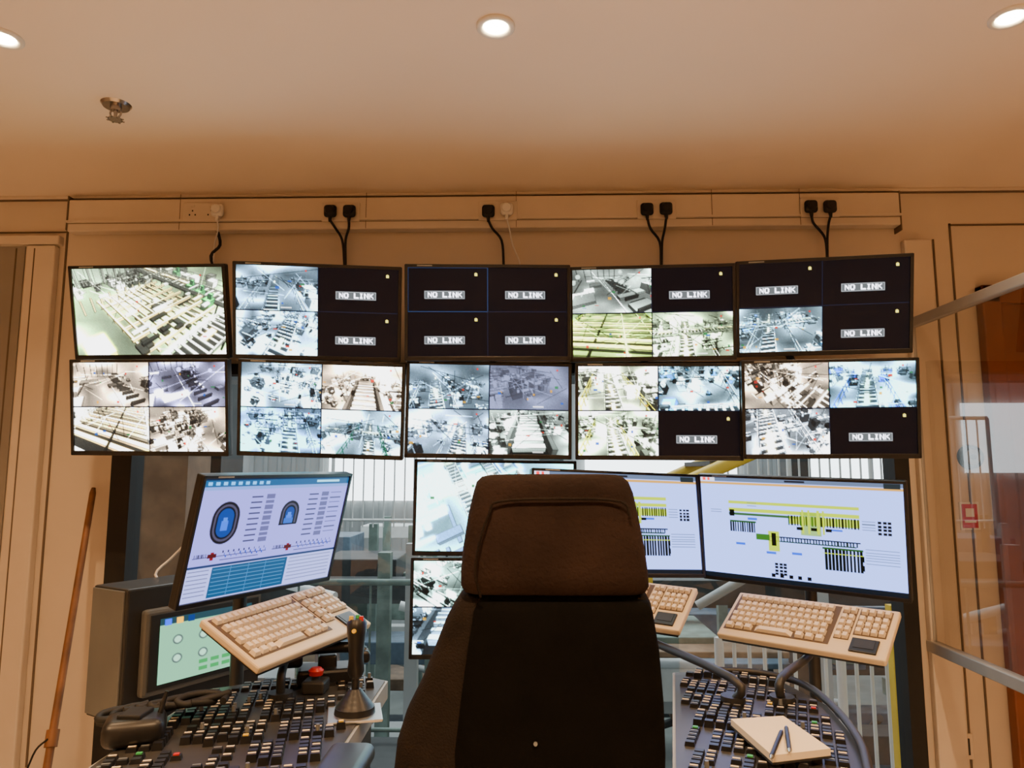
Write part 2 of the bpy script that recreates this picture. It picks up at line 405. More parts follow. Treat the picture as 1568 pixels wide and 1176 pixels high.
def display(name, c, w, h, parent, M=None):
    H, W = c.shape[:2]
    X, Z = np.meshgrid(np.linspace(-w/2, w/2, W), np.linspace(h/2, -h/2, H))
    co = np.zeros((H*W, 3), np.float32); co[:, 0] = X.ravel(); co[:, 2] = Z.ravel()
    i = np.arange(H*W).reshape(H, W)
    fc = np.stack([i[:-1, :-1], i[1:, :-1], i[1:, 1:], i[:-1, 1:]], -1).reshape(-1, 4)
    me = bpy.data.meshes.new(name); me.vertices.add(H*W); me.vertices.foreach_set('co', co.ravel())
    me.loops.add(fc.size); me.loops.foreach_set('vertex_index', fc.ravel().astype(np.int32))
    me.polygons.add(len(fc)); me.polygons.foreach_set('loop_start', np.arange(len(fc), dtype=np.int32)*4)
    me.update(calc_edges=True)
    at = me.color_attributes.new('Col', 'FLOAT_COLOR', 'POINT')
    e = np.interp(np.clip(c, 0, 1), VT, ET); rgba = np.ones((H*W, 4), np.float32); rgba[:, :3] = e.reshape(-1, 3)
    at.data.foreach_set('color', rgba.ravel())
    me.materials.append(SCREEN); me.validate()
    o = bpy.data.objects.new(name, me); scene.collection.objects.link(o); o.parent = parent
    if M: o.matrix_local = M
    return o
def monitor(M, w, h, c, bez=.011, name='wall_monitor', target=None, pole=None):
    r = root(name, M); b = B()
    b.box((0, .013, 0), (w, .024, h), 0, .004)
    for sx in (-1, 1): b.box((sx*(w/2-bez/2), -.002, 0), (bez, .008, h-.002), 0, .0015)
    b.box((0, -.002, h/2-bez/2), (w-.004, .008, bez), 0, .0015); b.box((0, -.002, -h/2+bez*.7), (w-.004, .008, bez*1.4), 0, .0015)
    b.box((0, .035, -.01), (w*.62, .03, h*.6), 0, .01)
    b.box((-w*.38, -.0065, h/2-bez*.5), (.05, .001, .004), 1)
    b.build('housing', [BLACK, LGREY], r)
    display('screen', c, w-2*bez, h-2.4*bez, r, Matrix.Translation((0, -.0005, .2*bez)))
    if target is not None:
        t = M.inverted() @ Vector(target)
        a = B(); a.box((0, .056, 0), (.11, .014, .11), 0, .002)
        a.tube([(0, .06, 0), (t.x*.3, .06+(t.y-.06)*.5, t.z*.3), tuple(t)], .014, 0, 10)
        a.build('mounting_arm', [DGREY], r)
    if pole is not None:
        back = M.to_3x3() @ Vector((0, 1, 0)); back.z = 0; back.normalize(); I = M.inverted(); c0 = M.translation+back*pole; a = B()
        P = lambda v: tuple(I @ Vector(v))
        a.box((0, .056, 0), (.11, .014, .11), 0, .002); a.cyl((0, .06, 0), P(c0), .016)
        a.cyl(P((c0.x, c0.y, c0.z+.04)), P((c0.x, c0.y, .01)), .019); a.cyl(P((c0.x, c0.y, .012)), P((c0.x, c0.y, 0)), .08)
        a.build('floor_stand', [DGREY], r)
    return r
# ------------------------------------------------------------------ room
D = 2.70
ZC = on_y(784, 296, D).z
X0, X1, Y0 = -3.2, 3.2, -2.2
B().bb((X0-.1, Y0-.1, -.12), (X1+.1, D+.12, 0)).build('floor', [FLOORM])
B().bb((X0-.1, Y0-.1, ZC), (X1+.1, D+.12, ZC+.12)).build('ceiling', [CEIL])
B().bb((X0-.1, Y0-.1, 0), (X0, D+.12, ZC)).build('wall_left', [WALL])
B().bb((X1, Y0-.1, 0), (X1+.1, D+.12, ZC)).build('wall_right', [WALL])
B().bb((X0, Y0-.1, 0), (X1, Y0, ZC)).build('wall_back', [WALL])
WL = on_y(165, 900, D).x; WR = on_y(1398, 900, D).x; WT = on_y(784, 556, D).z; WB = .12
b = B()
b.bb((X0, D, 0), (WL, D+.12, ZC)); b.bb((WR, D, 0), (X1, D+.12, ZC)); b.bb((WL, D, WT), (WR, D+.12, ZC)); b.bb((WL, D, 0), (WR, D+.12, WB))
b.build('wall_front', [WALL])
w1 = root('window_1'); b = B(); ft = .075
b.bb((WL, D-.03, WB), (WL+ft, D+.06, WT)); b.bb((WR-ft*.7, D-.03, WB), (WR, D+.06, WT)); b.bb((WL, D-.01, WT-.04), (WR, D+.06, WT)); b.bb((WL, D-.01, WB), (WR, D+.06, WB+.05))
b.build('frame', [BLACKM], w1)
b = B(); yg = D+.02; b.add([(WL+ft, yg, WB+.05), (WR-ft*.7, yg, WB+.05), (WR-ft*.7, yg, WT-.04), (WL+ft, yg, WT-.04)], [(0, 1, 2, 3)])
b.build('pane', [glassmat('window_glass', (.88, .92, .90), .07)], w1)
def px_box(b, x0, y0, x1, y1, ya, yb, mt=0, bev=0, ym=None):
    ym = y0 if ym is None else ym
    xa = on_y(x0, ym, ya).x; xb = on_y(x1, ym, ya).x
    zx = (on_y((x0+x1)/2, y0, ya).z, on_y((x0+x1)/2, y1, ya).z)
    b.bb((xa, ya, max(0, zx[1])), (xb, yb, min(ZC, zx[0])), mt, bev)
b = B(); px_box(b, 106, 300, 1378, 349, D-.05, D, 0, .005)
p = on_y(784, 335, D-.056); xa, xb = on_y(106, 300, D-.05).x, on_y(1378, 300, D-.05).x
b.bb((xa, D-.06, p.z), (xb, D-.048, p.z+.008))
b.bb((xa, D-.0505, p.z-.004), (xb, D-.045, p.z-.0015), 1)
for x in (275, 1090, 1225, 560, 790):
    q = on_y(x, 320, D-.052).x; b.bb((q, D-.0508, p.z-.03), (q+.002, D-.049, ZC-.012), 1)
b.build('trim_1', [TRIM, SHADEGAP])
b = B(); px_box(b, 40, 375, 84, 1190, D-.035, D, 0, .006); px_box(b, -60, 360, 90, 374, D-.035, D, 0, .004)
px_box(b, 84, 376, 86.5, 1190, D-.004, D, 1); px_box(b, -60, 355, 104, 357, D-.004, D, 1); px_box(b, 102, 352, 104.5, 1176, D-.005, D, 1); px_box(b, 104, 300, 106, 352, D-.052, D, 1)
px_box(b, 52, 380, 54, 1190, D-.0358, D-.03, 1)
b.build('trim_2', [TRIM, SHADEGAP])
b = B(); px_box(b, -160, 375, 39, 1190, D-.008, D, 0, .002); px_box(b, 24, 380, 26, 1190, D-.010, D-.007, 1); b.build('door_2', [PANELD, SHADEGAP])
b = B(); px_box(b, 1400, 366, 1444, 1190, D-.03, D, 0, .006, 600); px_box(b, 1445, 366, 1447.5, 1190, D-.004, D, 1, 0, 600)
px_box(b, 1453, 342, 1700, 344.5, D-.005, D, 1); px_box(b, 1453, 342, 1455.5, 1190, D-.005, D, 1); px_box(b, 1376, 292, 1378, 352, D-.052, D, 1)
b.build('trim_3', [TRIM, SHADEGAP])
b = B(); b.bb((X0, D-.02, ZC-.012), (X1, D, ZC), 0, .003); b.bb((X0, D-.012, ZC-.016), (X1, D, ZC-.012), 1); b.build('trim_4', [TRIM, SHADEGAP])
b = B(); b.bb((X0, D-.015, 0), (WL, D, .1)); b.bb((WR, D-.015, 0), (X1, D, .1)); b.build('baseboard_front', [TRIM])
dl = on_y(1512, 700, D).x; dt = on_y(1540, 440, D).z
r = root('door_1', Matrix.Translation((dl, D, 0)))
b = B(); b.bb((0, -.045, 0), (.07, 0, dt), 0, .006); b.bb((.92, -.045, 0), (.99, 0, dt), 0, .006); b.bb((0, -.045, dt-.07), (.99, 0, dt), 0, .006)
b.build('frame', [DOORW], r)
b = B(); b.bb((.07, -.02, .005), (.92, 0, dt-.07)); b.bb((.16, -.03, .12), (.83, -.018, .95), 0, .004); b.bb((.16, -.03, 1.08), (.83, -.018, dt-.18), 0, .004)
b.build('leaf', [DOORW], r)
b = B(); b.cyl((.86, -.02, 1.02), (.86, -.07, 1.02), .01); b.cyl((.86, -.065, 1.02), (.76, -.065, 1.02), .009); b.build('handle', [STEEL], r)
c = on_y(1484, 790, D); b = B(); b.box((c.x, D-.002, c.z), (.07, .004, .10), 0, .001); b.box((c.x, D-.0045, c.z), (.055, .002, .085), 1); b.box((c.x, D-.006, c.z+.012), (.03, .002, .03), 0); b.box((c.x, D-.006, c.z-.02), (.04, .002, .008), 0); b.build('warning_sign', [WHITE, RED])
c = on_y(1484, 700, D); b = B(); b.cyl((c.x, D, c.z), (c.x, D-.02, c.z), .045, .042, 0, 28); b.cyl((c.x, D-.02, c.z), (c.x, D-.024, c.z), .03, .028, 1, 24); b.cyl((c.x, D-.024, c.z), (c.x, D-.03, c.z), .01, .01, 0, 16); b.build('added_round_disc', [BLACK, GREY])  # made-up disc standing in for a round reflection in the glass
# glass partition, perpendicular to front wall
gx = on_y(1401, 700, D).x+.012
zt = on_y(1397, 497, D).z; zb = on_y(1400, 988, D).z
r = root('glass_partition', Matrix.Translation((gx, D, 0)))
b = B(); b.box((0, -.8, zt), (.03, 1.6, .035), 0, .004); b.box((0, -.8, zb), (.035, 1.6, .04), 0, .004)
b.box((0, -1.585, zt/2), (.035, .035, zt), 0, .004); b.box((0, -.018, (zt+zb)/2), (.012, .03, zt-zb), 0, .002)
b.build('rails', [RAILM], r)
b = B(); b.add([(0, -1.57, zb+.02), (0, -.03, zb+.02), (0, -.03, zt-.015), (0, -1.57, zt-.015)], [(0, 1, 2, 3)])
b.build('pane', [glassmat('partition_glass', (.88, .88, .86), .13)], r)
# ceiling downlights
LAMP = mat('lamp_glow', (1, .9, .7), .5, emis=(1, .82, .5), es=45, var=0)
def downlight(p, e, ang):
    r = root('recessed_downlight', Matrix.Translation((p.x, p.y, ZC)))
    b = B(); n = 32; prof = [(.047, 0), (.047, -.005), (.042, -.008), (.033, -.006), (.031, .0)]
    vs = [(a*math.cos(2*math.pi*i/n), a*math.sin(2*math.pi*i/n), z) for a, z in prof for i in range(n)]
    b.add(vs, [(j*n+i, j*n+(i+1) % n, (j+1)*n+(i+1) % n, (j+1)*n+i) for j in range(4) for i in range(n)], 0, None, True)
    b.build('trim_ring', [WHITE], r)
    b = B(); b.cyl((0, 0, -.001), (0, 0, -.004), .030, .028, 0, 32); b.build('lamp_lens', [LAMP], r)
    l = bpy.data.lights.new('lamp', 'SPOT'); l.energy = e; l.color = (1, .61, .31); l.spot_size = math.radians(ang); l.spot_blend = .8; l.shadow_soft_size = .035
    lo = bpy.data.objects.new('lamp', l); scene.collection.objects.link(lo); lo.parent = r; lo.location = (0, 0, -.04)
for i, p in enumerate((on_z(4, 57, ZC), on_z(759, 40, ZC), on_z(1547, 25, ZC))):
    for k in range(3): downlight(Vector((p.x, p.y-1.25*k, 0)), (52, 38, 56)[i] if k == 0 else (150, 150, 175)[i], 138 if k == 0 else 120)  # rear rows are unseen, added so floor bounce brightens the ceiling
p = on_z(178, 160, ZC); r = root('ceiling_sprinkler', Matrix.Translation((p.x, p.y, ZC)))
b = B(); b.cyl((0, 0, 0), (0, 0, -.008), .042, .036, 0, 28); b.cyl((0, 0, -.008), (0, 0, -.02), .016, .014, 0); b.cyl((0, 0, -.02), (0, 0, -.042), .006, .004, 0)
for s in (-1, 1): b.tube([(s*.012, 0, -.015), (s*.016, 0, -.03), (s*.004, 0, -.046)], .0028, 0, 8)
b.cyl((0, 0, -.045), (0, 0, -.048), .02, .02, 0, 16)
for k in range(8):
    a = k*math.pi/4; b.box((.021*math.cos(a), .021*math.sin(a), -.047), (.008, .005, .002), 0, 0, Matrix.Rotation(a, 3, 'Z'))
b.build('sprinkler_head', [mat('chrome', (.35, .32, .3), .25, metal=1)], r)
# ------------------------------------------------------------------ sockets, plugs, cables
yk = D-.056
def socket(x, y, dbl=True, m=TRIM):
    c = on_y(x, y, yk); b = B(); w = .146 if dbl else .086
    b.box((c.x, yk-.001, c.z), (w, .008, .075), 0, .003)
    for s in ((-.036, .036) if dbl else (0,)):
        b.box((c.x+s, yk-.006, c.z+.022), (.014, .006, .008), 0, .001)
        for dx, dz in ((0, .004), (-.011, -.012), (.011, -.012)): b.box((c.x+s+dx, yk-.0056, c.z+dz), (.005, .001, .006), 1)
    return b.build('wall_socket', [m, BLACK])
def plug(x, y, cable, white=False):
    c = on_y(x, y, yk-.008); r = root('power_plug', Matrix.Translation(c)); b = B()
    b.box((0, -.012, 0), (.048, .024, .048), 0, .0118, None, 4); b.cyl((0, -.018, .002), (0, -.030, .002), .021, .016)
    b.cyl((0, -.012, -.018), (0, -.014, -.042), .008, .005)
    b.build('plug_body', [WHITE if white else BLACKM], r)
    pts = [Vector((0, -.013, -.035))]+[on_y(*q)-c for q in cable]
    B().tube(pts, .0048 if not white else .003, 0, 8).build('cable', [WHITE if white else BLACKM], r)
socket(310, 325); socket(522, 325); socket(762, 323); socket(1005, 321); socket(1255, 318)
ym = D-.03
plug(507, 325, [(514, 350, D-.06), (524, 368, ym), (527, 400, ym), (527, 420, ym)])
plug(536, 325, [(534, 350, D-.06), (529, 368, ym), (529, 400, ym), (529, 420, ym)])
plug(748, 325, [(754, 350, D-.06), (768, 368, ym), (771, 400, ym), (771, 420, ym)])
plug(776, 322, [(780, 350, D-.06), (785, 375, ym), (795, 400, ym), (797, 420, ym)], True)
plug(990, 322, [(996, 350, D-.06), (1010, 370, ym), (1012, 400, ym), (1012, 420, ym)])
plug(1019, 321, [(1018, 350, D-.06), (1014, 370, ym), (1013, 400, ym), (1013, 420, ym)])
plug(1240, 318, [(1246, 342, D-.06), (1262, 362, ym), (1266, 385, ym), (1266, 410, ym)])
plug(1269, 318, [(1269, 342, D-.06), (1267, 362, ym), (1267, 385, ym), (1267, 410, ym)])
plug(335, 324, [(334, 350, D-.06), (329, 372, ym), (327, 400, ym), (327, 420, ym)], True)
b = B(); b.tube([on_y(x, y, ym) for x, y in ((332, 350), (337, 375), (323, 392), (331, 420))], .006, 0)
b.build('loose_cable', [BLACKM])
c = on_y(1472, 1142, D); b = B(); b.box((c.x, D-.004, c.z), (.078, .008, .086), 0, .003); b.box((c.x, D-.009, c.z), (.05, .004, .055), 1, .001)
for k in (-1, 1): b.box((c.x+k*.012, D-.012, c.z), (.012, .004, .02), 1)
b.build('wall_socket', [TRIM, DGREY])
# ------------------------------------------------------------------ wall monitors
W, H = 240, 136
cool = dict(tint=(.84, .94, 1.)); neu = dict(tint=(1, .96, .90))
YL = (.9, .85, .3)
screens = {
 'T1': ([(103, 407), (345, 404), (352, 549), (119, 550)], feed(W, H, 'big', 3, tint=(.98, 1, .95), wood=(.84, .79, .66), floor=(.66, .70, .64), level=.9)),
 'T2': ([(353, 398), (615, 411), (615, 555), (359, 548)], quad(W, H, [('conv', 11, cool), None, ('mach', 12, cool), None])),
 'T3': ([(617, 404), (873, 408), (876, 552), (620, 552)], quad(W, H, [None]*4, True)),
 'T4': ([(871, 410), (1126, 403), (1128, 551), (873, 554)], quad(W, H, [('hall', 21, dict(tint=(.88, .92, .90))), None, ('stripe', 22, dict(tint=(.90, 1, .78), acc=YL)), ('conv', 23, dict(tint=(.9, .96, .86)))])),
 'T5': ([(1126, 403), (1402, 385), (1395, 541), (1127, 546)], quad(W, H, [None, None, ('conv', 31, dict(tint=(.86, .96, 1.), base=(.3, .5, .6))), None])),
 'B1': ([(106, 549), (349, 549), (352, 700), (112, 697)], quad(W, H, [('hall', 41, neu), ('hall', 42, dict(tint=(.90, .90, 1))), ('stripe', 43, dict(tint=(.96, .96, .92), level=1.15)), ('mach', 44, neu)])),
 'B2': ([(362, 551), (619, 559), (622, 707), (364, 691)], quad(W, H, [('mach', 51, cool), ('seat', 52, neu), ('mach', 53, dict(tint=(.76, .9, 1.), level=1.1)), ('conv', 54, dict(tint=(.85, .95, 1.), acc=(.1, .6, .4), base=(.3, .55, .65)))])),
 'B3': ([(622, 550), (873, 557), (876, 706), (621, 701)], quad(W, H, [('conv', 61, cool), ('haze', 62, dict(tint=(.85, .88, .98))), ('conv', 63, dict(tint=(.86, .94, 1.))), ('seat', 64, dict(tint=(.95, 1, .98)))])),
 'B4': ([(881, 557), (1137, 555), (1137, 706), (881, 704)], quad(W, H, [('conv', 71, dict(tint=(.97, 1, .93), acc=YL)), ('mach', 72, dict(tint=(.85, .96, 1), base=(.3, .6, .7))), ('conv', 74, dict(tint=(.95, 1, .92), acc=YL)), None])),
 'B5': ([(1136, 553), (1408, 545), (1410, 702), (1135, 704)], quad(W, H, [('mach', 81, neu), ('conv', 82, dict(tint=(.80, .94, 1.), acc=(.25, .6, .9), base=(.15, .42, .72))), ('mach', 83, dict(tint=(.93, .97, 1))), None])),
}
for k, (c, img) in screens.items():
    top = k[0] == 'T'
    M = fit(c, .552, .322, 2.40, sy=.05, prior=(0, .12 if top else 0, 0), sg=(.12, .08, .05))
    tz = M.translation
    monitor(M, .552, .322, img, target=(tz.x, D, max(tz.z, WT+.03)))
M1 = fit([(632, 702), (885, 708), (885, 852), (629, 850)], .552, .322, 2.50, .02, (0, 0, 0), (.1, .05, .03))
M2 = fit([(629, 853), (885, 854), (885, 1010), (627, 1010)], .552, .322, 2.44, .02, (0, -.05, 0), (.1, .05, .03))
for M, im in ((M1, feed(W, H, 'pastel', 4, tint=(.90, .98, 1.), floor=(.6, .68, .7))), (M2, quad(W, H, [('mach', 5, dict(tint=(.9, 1, .98))), ('conv', 6, cool), ('seat', 7, cool), ('mach', 8, cool)]))):
    monitor(M, .552, .322, im, name='stacked_monitor', target=(M.translation.x, 2.60, M.translation.z))
b = B(); x = M1.translation.x
b.cyl((x, 2.63, 0), (x, 2.63, 1.62), .025); b.cyl((x, 2.63, 0), (x, 2.63, .015), .06); b.build('monitor_pole', [DGREY])
# ------------------------------------------------------------------ desk monitors
def ui_left():
    W, H = 250, 150; BG = (.70, .70, .87); c = cv(W, H, BG); rect(c, 0, 0, W, 11, (.20, .46, .64)); rect(c, 0, 0, W, 3, (.10, .20, .35)); rect(c, 0, 11, W, 4, (.60, .70, .84))
    for k in range(9): rect(c, 6+k*11, 5, 6, 4, (.55, .8, .9))
    rect(c, 185, 5, 45, 3, (.7, .85, .9))
    def blob(x, y, hx, open_):
        for rr, col in ((hx, (.12, .11, .15)), (hx-3, (.40, .38, .50)), (hx-6, (.07, .08, .13)), (hx-8, (.12, .33, .66))):
            line(c, x, y-6, x, y+6, 2*rr, col)
        rect(c, x-5, y-2, 10, 12, (.25, .55, .85)); rect(c, x-3, y-6, 6, 5, (.3, .6, .85))
        if open_: rect(c, x-20, y+11, 40, 18, BG); rect(c, x-hx, y+9, 2*hx, 2, (.1, .1, .12)); rect(c, x-8, y+2, 16, 7, (.2, .5, .8))
    blob(42, 55, 20, False); blob(146, 54, 16, True)
    for k in range(9):
        for x0 in (76, 176):
            rect(c, x0, 24+k*7, 18, 1.6, (.35, .35, .5)); rect(c, x0+24, 22.5+k*7, 14, 5, (.50, .50, .68))
            if x0 > 100: rect(c, x0+42, 23+k*7, 22, 1.5, (.42, .42, .58))
    for x0 in (6, 128):
        rect(c, x0, 96, 112, .9, (.3, .3, .4)); rect(c, x0+25, 91, 5, 10, (.62, .1, .12)); rect(c, x0+21, 93, 13, 5, (.42, .12, .14))
        for k in range(7): rect(c, x0+2+k*2.6, 92, 1.4, 4, (.2, .2, .3))
        for k in range(26): rect(c, x0+42+k*2.7, 90+(k*7 % 3)*3, 1.6, 3, (.15, .35, .75) if k % 3 else (.15, .15, .25))
        rect(c, x0+40, 101, 60, 1, (.3, .3, .45))
    rect(c, 0, 106, W, 3, (.20, .30, .50)); rect(c, 0, 109, W, 41, (.74, .76, .88)); rect(c, 38, 110, 122, 38, (.14, .42, .60))
    for k in range(7): rect(c, 40, 113+k*5, 116, .9, (.36, .62, .75))
    for k in range(3): rect(c, 66+k*28, 111, .9, 36, (.3, .6, .75))
    for k in range(7): rect(c, 4, 112+k*5, 30, 1, (.45, .45, .55)); rect(c, 164, 112+k*5, 80, 1, (.52, .54, .66))
    return c
def ui_plant(W, H, seed):
    c = cv(W, H, (.75, .81, .93)); rect(c, 0, 0, W, 7, (.50, .56, .66)); rect(c, 0, 0, 24, 7, (.85, .85, .9)); rect(c, 4, 1, 5, 5, (.9, .3, .3)); rect(c, 12, 1, 4, 5, (.9, .3, .3)); rect(c, W*.45, 2, 30, 3, (.15, .15, .2)); rect(c, 0, 8, W, 3.5, (.82, .72, .42))
    rect(c, W-26, 1, 22, 8, (.2, .25, .28)); Y = (.78, .82, .10); K = (.05, .08, .05); G_ = (.2, .42, .12)
    R = lambda x, y, w, h, col, a=1.: rect(c, x*W, y*H, w*W, h*H, col, a)
    R(.15, .225, .65, .032, Y); R(.15, .295, .65, .034, Y); R(.15, .345, .36, .02, G_, .8)
    R(.155, .315, .025, .065, K); R(.46, .345, .34, .075, Y, .75)
    for k in range(24): R(.46+k*.0143, .335, .008, .095, K if k % 4 else G_)
    for k in range(11): R(.155+k*.0125, .43, .0080, .10, K)
    R(.155, .42, .14, .018, G_)
    R(.30, .545, .50, .014, K); R(.36, .59, .42, .010, (.2, .35, .2))
    for k in range(34): R(.30+k*.0145, .552+.004*(k % 2), .007, .035, (.10, .18, .10))
    R(.355, .50, .055, .19, Y, .9); R(.37, .52, .025, .12, K); R(.29, .535, .07, .06, (.3, .55, .2))
    R(.52, .30, .10, .22, (.6, .72, .15), .45)
    for x in (.525, .555, .60, .625): R(x, .28, .012, .22, Y)
    for x in (.5, .57, .64): R(x, .44, .03, .03, K)
    for k in range(11): R(.63+k*.0165, .63, .0125, .19, K)
    R(.62, .61, .19, .02, G_); R(.62, .66, .19, .01, Y); R(.795, .67, .018, .05, K); R(.795, .75, .018, .05, K)
    for x, y in ((.88, .345), (.38, .80)):
        for i in range(3):
            for j in range(4): R(x+i*.022, y+j*.032, .017, .024, (.08, .10, .10))
    for x, y in ((.18, .635), (.25, .385), (.47, .685), (.67, .44), (.34, .70)): R(x, y, .05, .022, (.2, .5, .85))
    for x, y, w_, h_ in ((.81, .35, .06, .10), (.82, .60, .15, .16), (.05, .32, .06, .05), (.25, .24, .05, .05)):
        for k in range(int(h_/.025)): R(x, y+k*.025, w_, .006, (.5, .55, .62))
    R(0, .955, 1, .045, (.10, .13, .18))
    for k in range(5): R(.36+k*.045, .905, .02, .035, (.06, .06, .06))
    return c
yL = fit([(313, 729), (537, 723), (504, 889), (264, 934)], .555, .345, 1.95, .15, (.5, -.1, 0), (.5, .3, .2))
monitor(yL, .555, .345, ui_left(), name='desk_monitor', bez=.009, pole=.12)
yR2 = fit([(1069, 727), (1388, 737), (1397, 923), (1078, 884)], .64, .365, 2.15, .12, (-.4, 0, 0), (.5, .2, .1))
monitor(yR2, .64, .365, ui_plant(300, 172, 1), name='desk_monitor', bez=.009, pole=.14)
yR1 = fit([(812, 724), (1068, 729), (1077, 884), (818, 876)], .60, .345, 2.28, .04, (0, 0, 0), (.2, .1, .05))
monitor(yR1, .60, .345, ui_plant(260, 150, 2), name='desk_monitor', bez=.009, pole=.10)
# ------------------------------------------------------------------ consoles
ZD = .93
def pz(pts, z=ZD): return [tuple(on_z(x, y, z))[:2] for x, y in pts]
LP = pz([(594, 1043), (560, 1036), (430, 1040), (320, 1056), (140, 1172), (60, 1235), (470, 1235), (505, 1180)])
RP = pz([(1030, 1030), (1110, 1030), (1200, 1046), (1268, 1082), (1325, 1150), (1345, 1235), (1030, 1235)])
def inside(p, poly, mg=.02):
    x, y = p; n = len(poly); c = False; dmin = 9
    for i in range(n):
        x0, y0 = poly[i]; x1, y1 = poly[(i+1) % n]
        if (y0 > y) != (y1 > y) and x < (x1-x0)*(y-y0)/(y1-y0)+x0: c = not c
        L = (x1-x0)**2+(y1-y0)**2; t = max(0, min(1, ((x-x0)*(x1-x0)+(y-y0)*(y1-y0))/L)); dmin = min(dmin, math.hypot(x-x0-t*(x1-x0), y-y0-t*(y1-y0)))
    return c and dmin > mg
def shrink(poly, f):
    cx = sum(p[0] for p in poly)/len(poly); cy = sum(p[1] for p in poly)/len(poly)
    return [(cx+(p[0]-cx)*f, cy+(p[1]-cy)*f) for p in poly]
def console(P, ang, avoid, seed):
    r = root('control_console'); rs = random.Random(seed)
    b = B(); b.prism(P, ZD-.045, ZD, 0); b.prism(shrink(P, .97), ZD, ZD+.004, 1); b.prism(shrink(P, .85), 0, ZD-.045, 2); b.build('desk_body', [LGREY, DESK, DGREY], r)
    k = B(); ca, sa = math.cos(ang), math.sin(ang); RZ = Matrix.Rotation(ang, 3, 'Z')
    cx = sum(p[0] for p in P)/len(P); cy = sum(p[1] for p in P)/len(P)
    for j in range(-36, 37):
        for i in range(-36, 37):
            if j % 6 == 5 or (i+j//6*2) % 8 == 7: continue
            blk = random.Random((i//8)*31+(j//6)*17+seed).random()
            u = i*.0245; v = j*.0215; p = (cx+u*ca-v*sa, cy+u*sa+v*ca)
            if not inside(p, P, .03) or any(math.hypot(p[0]-a[0], p[1]-a[1]) < a[2] for a in avoid): continue
            if rs.random() < (.08 if blk < .8 else .45): continue
            M = Matrix.Translation((p[0], p[1], ZD+.004)) @ Matrix.Rotation(ang, 4, 'Z')
            hh = .009+.006*(blk < .3)
            k.frustum(M, .021, .017, hh, .85, 0)
            t = rs.random()
            if t < .50: k.box(M @ Vector((0, .002, hh+.0005)), (.015, .0055, .001), 1 if t < .36 else 2, 0, RZ)
            elif t < .535: k.box(M @ Vector((0, 0, hh+.001)), (.011, .009, .003), 3+int(t*1000) % 3, 0, RZ)
            elif t < .57: k.cyl(M @ Vector((0, 0, hh)), M @ Vector((0, 0, hh+.012)), .005, .004, 2, 10)
    k.build('push_buttons', [BLACK, PAPER, GREY, RED, YEL, GRN], r)
    return r
js = on_z(543, 1098, ZD); eb = on_z(483, 1062, ZD); npd = on_z(1192, 1142, ZD)
cl = console(LP, .25, [(js.x, js.y, .085), (eb.x, eb.y, .05)], 3)
crr = console(RP, -.35, [(npd.x, npd.y, .06)], 5)
b = B(); b.tube([(*q, ZD+.018) for q in pz([(1095, 1036), (1160, 1040), (1230, 1058), (1280, 1098), (1318, 1150), (1332, 1200)])], .009, 0, 10); b.build('edge_rail', [DGREY], crr)
r = root('joystick', Matrix.Translation((js.x, js.y, ZD+.0045))); b = B()
b.box((0, 0, .003), (.125, .125, .006), 1, .002, Matrix.Rotation(.25, 3, 'Z')); b.cyl((0, 0, .006), (0, 0, .02), .048, .046, 0, 28)
for k in range(4): b.cyl((0, 0, .02+k*.01), (0, 0, .026+k*.01), .045-k*.008, .040-k*.008, 0, 24); b.cyl((0, 0, .026+k*.01), (0, 0, .03+k*.01), .040-k*.008, .037-k*.008, 0, 24)
b.cyl((0, 0, .05), (0, 0, .11), .009, .009, 0)
def oval(z, a, bb_, dx=0): return [(dx+a*math.cos(t*math.pi/8), bb_*math.sin(t*math.pi/8), z) for t in range(16)]
b.loft([oval(.085, .014, .014), oval(.10, .020, .021), oval(.13, .017, .022), oval(.165, .019, .024), oval(.19, .023, .027), oval(.21, .024, .026), oval(.22, .018, .018)], 0)
for x, m_ in ((-.012, 2), (.012, 3), (0, 4)): b.cyl((x, -.008 if m_ != 4 else .008, .216), (x, -.008 if m_ != 4 else .008, .227), .006, .005, m_, 12)
b.cyl((0, -.022, .195), (0, -.031, .197), .006, .005, 2, 12)
b.build('stick', [BLACK, STEEL, YEL, RED, GRN], r)
r = root('emergency_stop_button', Matrix.Translation((eb.x, eb.y, ZD+.0045))); b = B()
b.box((0, 0, .016), (.06, .06, .032), 1, .006); b.cyl((0, 0, .03), (0, 0, .042), .011, .011, 1); b.cyl((0, 0, .042), (0, 0, .054), .017, .020, 0, 24); b.cyl((0, 0, .054), (0, 0, .061), .020, .012, 0, 24); b.build('button', [RED, DGREY], r)
p = on_z(505, 1040, ZD); r = root('desk_telephone', Matrix.Translation((p.x, p.y-.03, ZD+.0045)) @ Matrix.Rotation(.3, 4, 'Z')); b = B()
b.box((0, 0, .02), (.16, .10, .04), 0, .008); b.tube([(-.10, .0, .07), (-.06, 0, .085), (.06, 0, .085), (.10, 0, .07)], .015, 0, 12); b.box((-.09, 0, .06), (.05, .05, .035), 0, .012, None, 4); b.box((.09, 0, .06), (.05, .05, .035), 0, .012, None, 4); b.box((0, 0, .05), (.05, .04, .04), 0, .005); b.build('handset', [BLACK], r)
